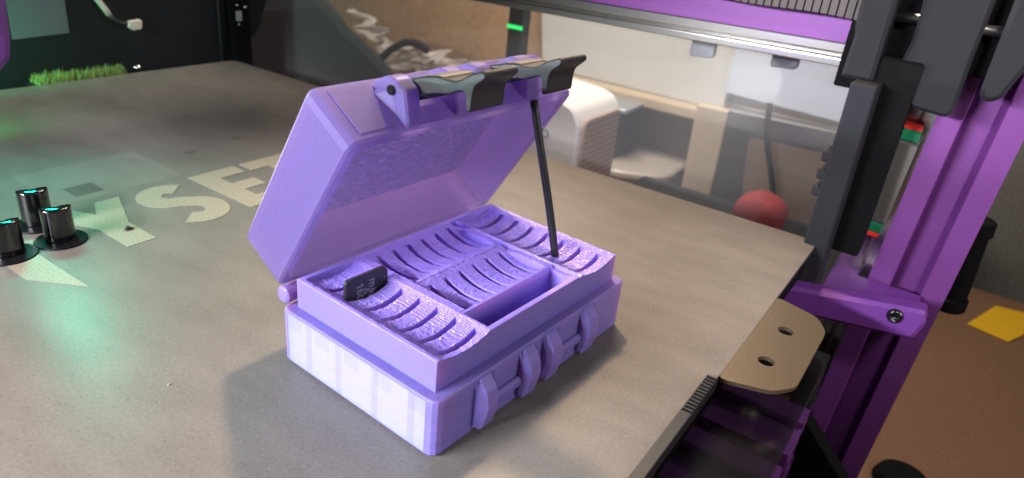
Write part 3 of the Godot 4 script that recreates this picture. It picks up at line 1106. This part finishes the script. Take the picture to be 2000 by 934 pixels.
	mb = MB.new(cb)
	slab_x(mb, rounded(P2([231.6, -12.6, 233.2, -10.6, 263.2, -5.2, 264.2, -8.6, 262.9, -13.2, 259.0, -13.9, 236.0, -17.2, 232.6, -15.0]), 1.0, 4), -8.5, -2.6, 0.9)
	part("front_band", mb, M.purple_print, o)
	mb = MB.new(cb)
	prism(mb, rounded(P2([-3.0, 239.5, 34.0, 239.5, 34.0, 246.2, 17.0, 246.2, 17.0, 262.0, -3.0, 262.0]), 0.6, 2), Vector3(0, -16.0, 0), Vector3.RIGHT, Vector3.BACK, Vector3(0, 1, 0), 3.6, 0.4)
	part("shelf", mb, M.purple_print, o)
	mb = MB.new(cb)
	box(mb, Vector3(-8.0, -17.0, 231.4), Vector3(34.0, -9.6, 233.2), 0.4)
	part("side_wall", mb, M.purple_print, o)
	mb = MB.new(cb)
	lathe(mb, Vector3(-8.45, -8.6, 257.8), P2([0, 0.0, 1.75, 0.0, 1.85, 0.25, 1.5, 1.0, 0.9, 1.15, 0.8, 0.5, 0, 0.5]), 18, Vector3.LEFT, true)
	part("screw", mb, M.black_gloss, o)

	# dark parts below the plate
	for k in 2:
		var x: float = [-34.0, -58.5][k]
		o = thing("support_profile", ["purple profile in shadow under the front of the plate, nearer the upright", "purple profile in shadow under the front of the plate, nearer the viewer"][k], "frame profile", Vector3(x, -52, 160), "bed support profiles")
		mb = MB.new(Vector3(x, -52, 160))
		extrusion(mb, Vector3(x, -42, 60), Vector3.RIGHT, Vector3.UP, Vector3.BACK, 188.5, 20.0)
		part("profile", mb, M.purple, o)
	o = thing("darkening_sheet", "smoked dark acrylic sheet added below the front of the plate to darken the profiles", "acrylic sheet", Vector3(-60, -7, 242))
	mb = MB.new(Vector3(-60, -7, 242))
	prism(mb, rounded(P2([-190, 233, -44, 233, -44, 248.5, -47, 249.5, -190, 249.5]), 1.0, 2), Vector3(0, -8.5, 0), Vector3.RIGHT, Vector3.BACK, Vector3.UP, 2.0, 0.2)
	part("sheet", mb, M.dimming_tint, o)  # tinted sheet added to darken the profiles under it
	o = thing("gusset_plate", "matte black triangular plate at the bottom below the purple upright", "plate", Vector3(-20, -60, 254))
	mb = MB.new(Vector3(-20, -60, 254))
	slab_x(mb, rounded(P2([248.3, -36.0, 262.5, -50.5, 262.5, -84.0, 244.0, -84.0, 243.0, -66.0]), 0.4, 2), -23.0, -18.0, 0.3)
	part("plate", mb, M.black_deep, o)
	o = thing("end_stop_block", "small dark grey block between the steel tab and the purple upright", "block", Vector3(10, -54, 244))
	mb = MB.new(Vector3(10, -54, 244))
	slab_x(mb, rounded(P2([241.2, -38.0, 246.6, -38.0, 246.8, -70.0, 241.0, -70.0]), 0.5, 2), 4.0, 16.0, 0.4)
	part("block", mb, M.slate, o)
	o = thing("base_pan", "dark pan closing the bottom of the printer under the bed", "panel", Vector3(-100, -112, 120))
	mb = MB.new(Vector3(-100, -112, 120))
	box(mb, Vector3(-260, -112, -30), Vector3(40, -109, 268), 0.3)
	part("panel", mb, M.black_deep, o)

	# clear side panel with two clips, one standing in for the other's reflection
	o = thing("side_panel", "clear acrylic side panel of the printer below the top bar", "panel", Vector3(45, -60, 110))
	mb = MB.new(Vector3(45, -60, 110))
	box(mb, Vector3(44.0, -108, -75), Vector3(46.2, 44, 240), 0.0)
	part("pane", mb, M.pane, o)
	for k in 2:
		var z: float = [180.0, 206.0][k]
		o = thing("panel_clip", ["grey square clip at the top of the clear panel, farther from the black bracket", "dark square clip at the top of the clear panel, next to the black bracket"][k], "clip", Vector3(47.5, 33, z), "panel clips")
		mb = MB.new(Vector3(47.5, 33, z))
		var dy: float = [0.0, 1.6][k]
		slab_x(mb, rounded(P2([z - 3.9, 31.0 + dy, z - 3.3, 30.4 + dy, z + 3.4, 30.8 + dy, z + 4.1, 31.6 + dy, z + 4.0, 37.0, z - 3.9, 37.0]), 0.5, 2), 46.4, 49.0, 0.3)
		part("clip", mb, [M.tray, M.slate][k], o)


# ---------------------------------------------------------------- back left of the printer
func build_back() -> void:
	var o := thing("enclosure_panel", "black panel closing the back of the printer behind the plate", "panel", Vector3(-120, -40, -16))
	var mb := MB.new(Vector3(-120, -40, -16))
	box(mb, Vector3(-262, -108, -18), Vector3(8, 70, -15), 0.2)
	part("panel", mb, M.teal_black, o)
	o = thing("panel_label", "dull grey rectangular sheet stuck on the black back panel", "sheet", Vector3(-62, 20, -14.8))
	mb = MB.new(Vector3(-62, 20, -14.8))
	prism(mb, P2([-74, 12.2, -55.6, 13.0, -55.0, 40, -73, 40]), Vector3(0, 0, -14.95), Vector3.RIGHT, Vector3.UP, Vector3.BACK, 0.25)
	part("sheet", mb, M.paper, o)
	o = thing("sensor_lead", "pale plastic lead with a connector hanging in front of the back panel", "cable", Vector3(-38, 14, -10))
	mb = MB.new(Vector3(-38, 14, -10))
	tube(mb, PackedVector3Array([Vector3(-49, 30, -11), Vector3(-46.8, 25.5, -10.5), Vector3(-44.4, 21.5, -10.2), Vector3(-43.2, 19.2, -10)]), 1.0, 10)
	part("sleeve", mb, M.tub, o)
	mb = MB.new(Vector3(-38, 14, -10))
	tube(mb, PackedVector3Array([Vector3(-43.2, 19.4, -10.2), Vector3(-41.5, 17.0, -10.4), Vector3(-38.5, 15.6, -10.5), Vector3(-36.0, 15.2, -10.3)]), 0.8, 10)
	part("wire", mb, M.black, o)
	mb = MB.new(Vector3(-38, 14, -10))
	prism(mb, rounded(P2([-37.2, 14.6, -36.6, 16.6, -32.4, 17.0, -31.6, 16.2, -32.2, 13.4, -35.4, 13.1]), 0.4, 2), Vector3(0, 0, -11.0), Vector3.RIGHT, Vector3.UP, Vector3.BACK, 2.0, 0.3)
	part("connector", mb, M.tub, o)
	o = thing("back_post", "black upright with cable guides at the back corner of the plate", "post", Vector3(16, -100, -20))
	mb = MB.new(Vector3(16, -100, -20))
	box(mb, Vector3(8.5, -108, -24), Vector3(17, 70, -11), 0.5)
	part("shaft", mb, M.black_deep, o)
	mb = MB.new(Vector3(16, -100, -20))
	prism(mb, rounded(P2([16.8, 6.4, 20.6, 5.6, 24.2, 10.6, 27.8, 20.6, 28.8, 34.0, 16.8, 34.0]), 0.8, 3), Vector3(0, 0, -20), Vector3.RIGHT, Vector3.UP, Vector3.BACK, 7.0, 0.5)
	part("motor_ear", mb, M.black_matte, o)
	for e in [[11.0, 19.8, 0.55], [14.9, 18.8, 0.7], [11.2, 11.8, 0.5]]:
		mb = MB.new(Vector3(16, -100, -20))
		lathe(mb, Vector3(e[0], e[1], -11.2), P2([0, 0, e[2], 0, e[2], 0.5, e[2] * 0.6, 0.8, 0, 0.8]), 12, Vector3.BACK, true)
		part("bolt", mb, M.steel, o)
	mb = MB.new(Vector3(16, -100, -20))
	box(mb, Vector3(10.2, 13.2, -11.3), Vector3(12.8, 17.4, -10.6), 0.15)
	part("guide", mb, M.tray, o)
	o = thing("corner_trim", "thin grey strip standing at the back corner beside the black upright", "trim strip", Vector3(4, -8, -14))
	mb = MB.new(Vector3(4, -8, -14))
	tube(mb, PackedVector3Array([Vector3(4.0, -9, -14), Vector3(3.9, 9.4, -14), Vector3(4.1, 36, -14)]), 0.55, 8)
	part("strip", mb, M.slate, o)

	# print head at the left margin
	o = thing("print_head", "purple chamfered print head cover hanging over the left of the plate", "print head", Vector3(-131, 31, 98))
	mb = MB.new(Vector3(-131, 31, 98))
	prism(mb, rounded(P2([-126.5, 29.4, -124.0, 29.8, -120.3, 33.4, -119.4, 37.5, -119.0, 44.4, -121.5, 52.0, -150, 56.0, -156, 34.0, -148, 29.0]), 0.5, 2), Vector3(0, 0, 88), Vector3.RIGHT, Vector3.UP, Vector3.BACK, 16.0, 1.4)
	part("cover", mb, M.purple_print, o)
	mb = MB.new(Vector3(-131, 31, 98))
	box(mb, Vector3(-180, 56.2, 82), Vector3(-120, 112, 136), 2.0)  # unseen body, enlarged to shade the left of the plate
	part("body", mb, M.black_matte, o)
	o = thing("shading_beam", "unseen black gantry beam above the bed, added to shade the far part of the plate", "beam", Vector3(-124, 76, 72))
	mb = MB.new(Vector3(-124, 76, 72))
	box(mb, Vector3(-262, 66, 52), Vector3(14, 90, 81), 1.0)  # out of view, put here to keep the warm lamp off the far plate
	part("beam", mb, M.black, o)


# ---------------------------------------------------------------- what stands behind the panel
func rough_sheet(mb: MB, o: Vector3, du: Vector3, dv: Vector3, w: Vector3, nu: int, nv: int, amp: float, freq: float, sd: int, shape: Callable) -> void:
	var n := FastNoiseLite.new(); n.seed = sd; n.frequency = freq; n.fractal_octaves = 3
	var g := []
	for j in nv + 1:
		var row := PackedVector3Array()
		for i in nu + 1:
			var uv: Vector2 = shape.call(float(i) / nu, float(j) / nv)
			row.push_back(o + du * uv.x + dv * uv.y + w * n.get_noise_2d(uv.x * 100.0, uv.y * 100.0) * amp)
		g.push_back(row)
	for j in nv:
		for i in nu:
			mb.q(g[j][i], g[j][i + 1], g[j + 1][i + 1], g[j + 1][i])
	mb.close(true, 1)


func build_room() -> void:
	var mb := MB.new(Vector3(150, -120, 100))
	box(mb, Vector3(-700, -140, -700), Vector3(312, -120, 700), 0.5)
	var d := part("desk", mb, M.desk, self, Vector3(150, -120, 100))
	d.name = numbered("desk")
	tag(d, "brown wooden worktop that the printer stands on, seen at the lower right", "desk")
	mb = MB.new(Vector3(345, -120, 250))
	box(mb, Vector3(340, -400, 20), Vector3(360, 400, 900), 0.0)
	d = part("wall", mb, M.wall_grey, self, Vector3(345, -120, 250))
	tag(d, "dim grey wall behind the worktop", "", "", "structure")
	mb = MB.new(Vector3(345, -120, -150))
	box(mb, Vector3(330, -400, -700), Vector3(350, 400, 19), 0.0)
	d = part("cardboard_sheet", mb, M.cardboard, self, Vector3(345, -120, -150))
	tag(d, "large plain brown cardboard sheet standing behind the printer", "cardboard")
	# dark cloth bag slumped behind the back corner
	var o := thing("cloth_bag", "dark cloth bag slumped against the cardboard behind the back corner", "bag", Vector3(210, -120, -190))
	mb = MB.new(Vector3(210, -120, -190))
	slab_x(mb, rounded(P2([-430, 24, -250, 16, -178.5, -10.5, -160.0, -21, -150.5, -30, -139.5, -33.0, -124.0, -41.0, -109.5, -49.5, -96, -62, -92, -130, -430, -130]), 5.0, 3), 200.0, 211.0, 3.0)
	part("cloth", mb, M.fabric, o)
	# crumpled clear bag and strap
	o = thing("plastic_bag", "crumpled translucent plastic bag lying in front of the cardboard", "bag", Vector3(285, -120, -140))
	mb = MB.new(Vector3(285, -120, -140))
	rough_sheet(mb, Vector3(276, 0, 0), Vector3(0, 0, 1), Vector3(0, 1, 0), Vector3(1, 0, 0), 60, 36, 30.0, 0.0007, 6, func(a: float, b: float) -> Vector2:
		var z := lerpf(-206.0, -64.0, a)
		var top := -26.0 - 22.0 * smoothstep(0.0, 0.2, a) + 2.0 * sin(a * 21.0)
		var low := -42.0 - 46.0 * smoothstep(0.0, 0.3, a)
		return Vector2(z + 6.0 * sin(b * 5.0), lerpf(low, top, b)))
	part("film", mb, M.film, o)
	o = thing("webbing_strap", "dark curved strap lying over the plastic bag", "strap", Vector3(280, -75, -145))
	mb = MB.new(Vector3(280, -75, -145))
	var path := PackedVector3Array()
	for k in 13:
		var f := k / 12.0
		path.push_back(Vector3(262, -68.0 + 27.0 * sin(f * PI * 0.62 + 0.15), lerpf(-174.0, -119.0, f)))
	tube(mb, path, 3.2, 8)
	part("strap", mb, M.fabric, o)
	o = thing("dark_bundle", "dark folded cloth under the plastic bag", "cloth", Vector3(270, -120, -140))
	mb = MB.new(Vector3(270, -120, -140))
	slab_x(mb, rounded(P2([-186, -60, -168, -52, -140, -52, -110, -58, -60, -56, -40, -70, -40, -125, -186, -125]), 6.0, 3), 300.0, 324.0, 4.0)
	part("cloth", mb, M.brown, o)
	# far right rear post, its glowing strip standing in for a green reflection
	o = thing("rear_post", "thin black post standing behind the clear panel", "post", Vector3(112, -120, 66))
	mb = MB.new(Vector3(112, -120, 66))
	box(mb, Vector3(109, -119, 61.6), Vector3(116, 60, 69.4), 0.6)
	part("shaft", mb, M.black, o)
	mb = MB.new(Vector3(112, -120, 66))
	box(mb, Vector3(108.6, 15.4, 61.2), Vector3(109.2, 17.2, 69.8), 0.15)
	part("glint_strip", mb, M.green_glint, o)
	# pale boards leaning at the back
	o = thing("foam_board", "pale warm white board standing behind the clear panel", "board", Vector3(304, -60, 40))
	mb = MB.new(Vector3(304, -60, 40))
	slab_x(mb, P2([-44, 30, 117.6, 30, 117.0, -45.5, 60, -45.2, -0.5, -45, -33, -40]), 300.0, 307.0, 0.6)
	part("board", mb, M.board, o)
	o = thing("foam_board", "pale bluish board standing behind the clear panel, next to the black bracket", "board", Vector3(263, -40, 160))
	mb = MB.new(Vector3(263, -40, 160))
	slab_x(mb, P2([128.6, 40, 214, 40, 212, -27.4, 170, -26.2, 127.4, -24.5]), 260.0, 266.0, 0.6)
	part("board", mb, M.board_cool, o)
	o = thing("shelf_edge", "grey shelf edge under the pale boards", "shelf", Vector3(290, -52, 60))
	mb = MB.new(Vector3(290, -52, 60))
	box(mb, Vector3(286, -53, -60), Vector3(330, -45.6, 260), 0.8)
	part("edge", mb, M.beige, o)
	o = thing("stacked_boxes", "dark brown boxes stacked in the shade below the shelf", "box", Vector3(318, -120, 20))
	mb = MB.new(Vector3(318, -120, 20))
	box(mb, Vector3(312, -120, -56), Vector3(328, -54, 118), 0.6)
	part("front", mb, M.brown, o)
	# grey tray, white device, tub
	o = thing("grey_tray", "flat silver grey tray lying behind the white device", "tray", Vector3(285, -60, 40))
	mb = MB.new(Vector3(285, -60, 40))
	prism(mb, rounded(P2([333.0, 17.6, 313.0, 63.0, 256.4, 66.0, 247.0, 10.0, 320, 0.0]), 3.0, 3), Vector3(0, -53.0, 0), Vector3.RIGHT, Vector3.BACK, Vector3.UP, 3.0, 0.5)
	part("tray", mb, M.tray, o)
	mb = MB.new(Vector3(285, -60, 40))
	box(mb, Vector3(262, -120, 14), Vector3(300, -53.2, 56), 1.0)
	part("stand", mb, M.screen, o)
	o = thing("white_device", "glossy white rounded device with a perforated beige side, behind the plate", "speaker", Vector3(145, -120, 96))
	mb = MB.new(Vector3(145, -120, 96))
	# rounded shell: profile in (z, y), pushed back along x
	slab_x(mb, rounded(P2([40.0, -16.0, 84.0, -19.0, 92.0, -21.5, 96.4, -30.0, 97.0, -119.0, 30.0, -119.0]), 5.0, 5), 130.0, 178.0, 1.2)
	part("shell", mb, M.white, o)
	mb = MB.new(Vector3(145, -120, 96))
	lathe(mb, Vector3(130.1, -38.0, 77.0), P2([1.5, 0, 2.6, 0, 2.6, 0.5, 1.5, 0.5, 1.5, 0]), 20, Vector3.LEFT)
	part("button_ring", mb, M.tray, o)
	mb = MB.new(Vector3(145, -120, 96))
	prism(mb, rounded(rect(134.0, -117.0, 175.0, -27.0), 5.0, 4), Vector3(0, 0, 96.2), Vector3.RIGHT, Vector3.UP, Vector3.BACK, 1.6, 0.5)
	part("grille", mb, M.speaker, o)
	var dot := MB.new()
	lathe(dot, Vector3.ZERO, P2([0, 0, 0.9, 0, 0.9, 0.2, 0, 0.2]), 8, Vector3.BACK)
	var dm := dot.mesh()
	var mmesh := MultiMesh.new()
	mmesh.transform_format = MultiMesh.TRANSFORM_3D
	mmesh.mesh = dm
	mmesh.instance_count = 12 * 16
	for j in 16:
		for i in 12:
			mmesh.set_instance_transform(j * 12 + i, Transform3D(Basis.IDENTITY, Vector3(-7.5 + i * 3.2, 90.0 - j * 3.2, 1.85) * U))
	var mi := MultiMeshInstance3D.new()
	mi.name = "perforation"
	mi.multimesh = mmesh
	mi.material_override = M.brown
	mi.set_meta("kind", "stuff")
	o.add_child(mi, true)
	o = thing("storage_tub", "translucent plastic tub with a rounded lid behind the plate", "tub", Vector3(300, -120, 70))
	mb = MB.new(Vector3(300, -120, 70))
	prism(mb, rounded(P2([356, 15, 350, 97, 264, 101, 244, 66, 258, 4]), 12.0, 5), Vector3(0, -96.0, 0), Vector3.RIGHT, Vector3.BACK, Vector3.UP, 6.0, 1.5)
	part("lid", mb, M.tub, o)
	mb = MB.new(Vector3(300, -120, 70))
	prism(mb, rounded(P2([350, 18, 345, 92, 267, 96, 250, 66, 262, 10]), 12.0, 5), Vector3(0, -120.0, 0), Vector3.RIGHT, Vector3.BACK, Vector3.UP, 24.5, 1.0)
	part("tub", mb, M.film, o)
	o = thing("beige_panel", "narrow beige upright panel between the tub and the dark screens", "panel", Vector3(226, -120, 139))
	mb = MB.new(Vector3(226, -120, 139))
	slab_x(mb, P2([124, -26.8, 143.2, -26.6, 143.8, -62.5, 143, -119, 126, -119]), 222.0, 230.0, 0.5)
	part("panel", mb, M.beige, o)
	o = thing("dark_screen", "dark screen standing behind the clear panel under the bluish board", "screen", Vector3(204, -120, 178))
	mb = MB.new(Vector3(204, -120, 178))
	slab_x(mb, rounded(P2([148.6, -20.6, 218, -18.7, 218, -119, 149.4, -119]), 1.0, 2), 203.0, 214.0, 0.8)
	part("frame", mb, M.screen, o)
	mb = MB.new(Vector3(204, -120, 178))
	slab_x(mb, rounded(P2([163, -33, 214, -31, 214, -100, 176, -100, 166, -60]), 3.0, 2), 202.4, 203.4)
	part("front", mb, M.brown, o)
	o = thing("black_cable", "black cable hanging down in front of the dark screen", "cable", Vector3(190, -70, 180))
	mb = MB.new(Vector3(190, -70, 180))
	tube(mb, PackedVector3Array([Vector3(192, -10, 171.6), Vector3(191, -20, 173.2), Vector3(190, -27.6, 175.0), Vector3(190, -42.9, 181.0), Vector3(190, -56, 186.0), Vector3(190, -80, 190.0)]), 1.5, 8)
	part("cable", mb, M.black_deep, o)
	o = thing("red_cap", "rounded red plastic cap behind the front right of the plate", "cap", Vector3(118, -60, 196))
	mb = MB.new(Vector3(118, -60, 196))
	for q in [[192.4, -42.6, 8.0], [198.4, -42.2, 8.2], [195.4, -44.0, 10.8]]:
		lathe(mb, Vector3(126, q[1], q[0]), P2([0, 0, q[2], 0, q[2], 6.0, q[2] * 0.93, 9.0, q[2] * 0.7, 11.5, q[2] * 0.3, 12.6, 0, 12.8]), 28, Vector3.LEFT, true)
	part("cap", mb, M.red, o)
	o = thing("dark_box", "low dark box on the worktop beside the red cap", "box", Vector3(150, -120, 150))
	mb = MB.new(Vector3(150, -120, 150))
	box(mb, Vector3(112, -119.8, 112), Vector3(190, -66, 232), 1.5)
	part("box", mb, M.black_matte, o)
	# right of the upright
	o = thing("black_roll", "black ribbed cylinder hanging behind the purple upright", "cylinder", Vector3(62, -33, 270))
	mb = MB.new(Vector3(62, -33, 270))
	lathe(mb, Vector3(62, -32.5, 271.0), P2([0, 0, 4.4, 0, 4.9, 0.6, 4.9, 4.0, 4.2, 4.4, 4.2, 25.5, 5.0, 26.0, 5.0, 30.0, 4.4, 30.6, 0, 30.6]), 28, Vector3(0, 1, -0.05).normalized())
	part("roll", mb, M.black_deep, o)
	o = thing("yellow_note", "yellow paper note lying on the brown worktop", "note", Vector3(270, -119.8, 308))
	mb = MB.new(Vector3(270, -119.8, 308))
	prism(mb, P2([253.5, 294.3, 292.1, 306.9, 296, 324, 263.8, 321.5, 247.9, 314.3]), Vector3(0, -119.6, 0), Vector3.RIGHT, Vector3.BACK, Vector3(0.0, 1, 0.0), 0.5)
	part("paper", mb, M.yellow, o)
	o = thing("rubber_foot", "round black rubber foot of the printer on the worktop", "foot", Vector3(92, -120, 281))
	mb = MB.new(Vector3(92, -120, 281))
	lathe(mb, Vector3(86, -119.9, 281), P2([0, 0, 10.0, 0, 10.5, 0.8, 9.0, 4.5, 0, 4.5]), 28)
	part("foot", mb, M.black_deep, o)


func _ready() -> void:
	set_view()
	make_materials()
	build_room()
	build_back()
	build_frame()
	build_bed()
	build_case()
	build_small()
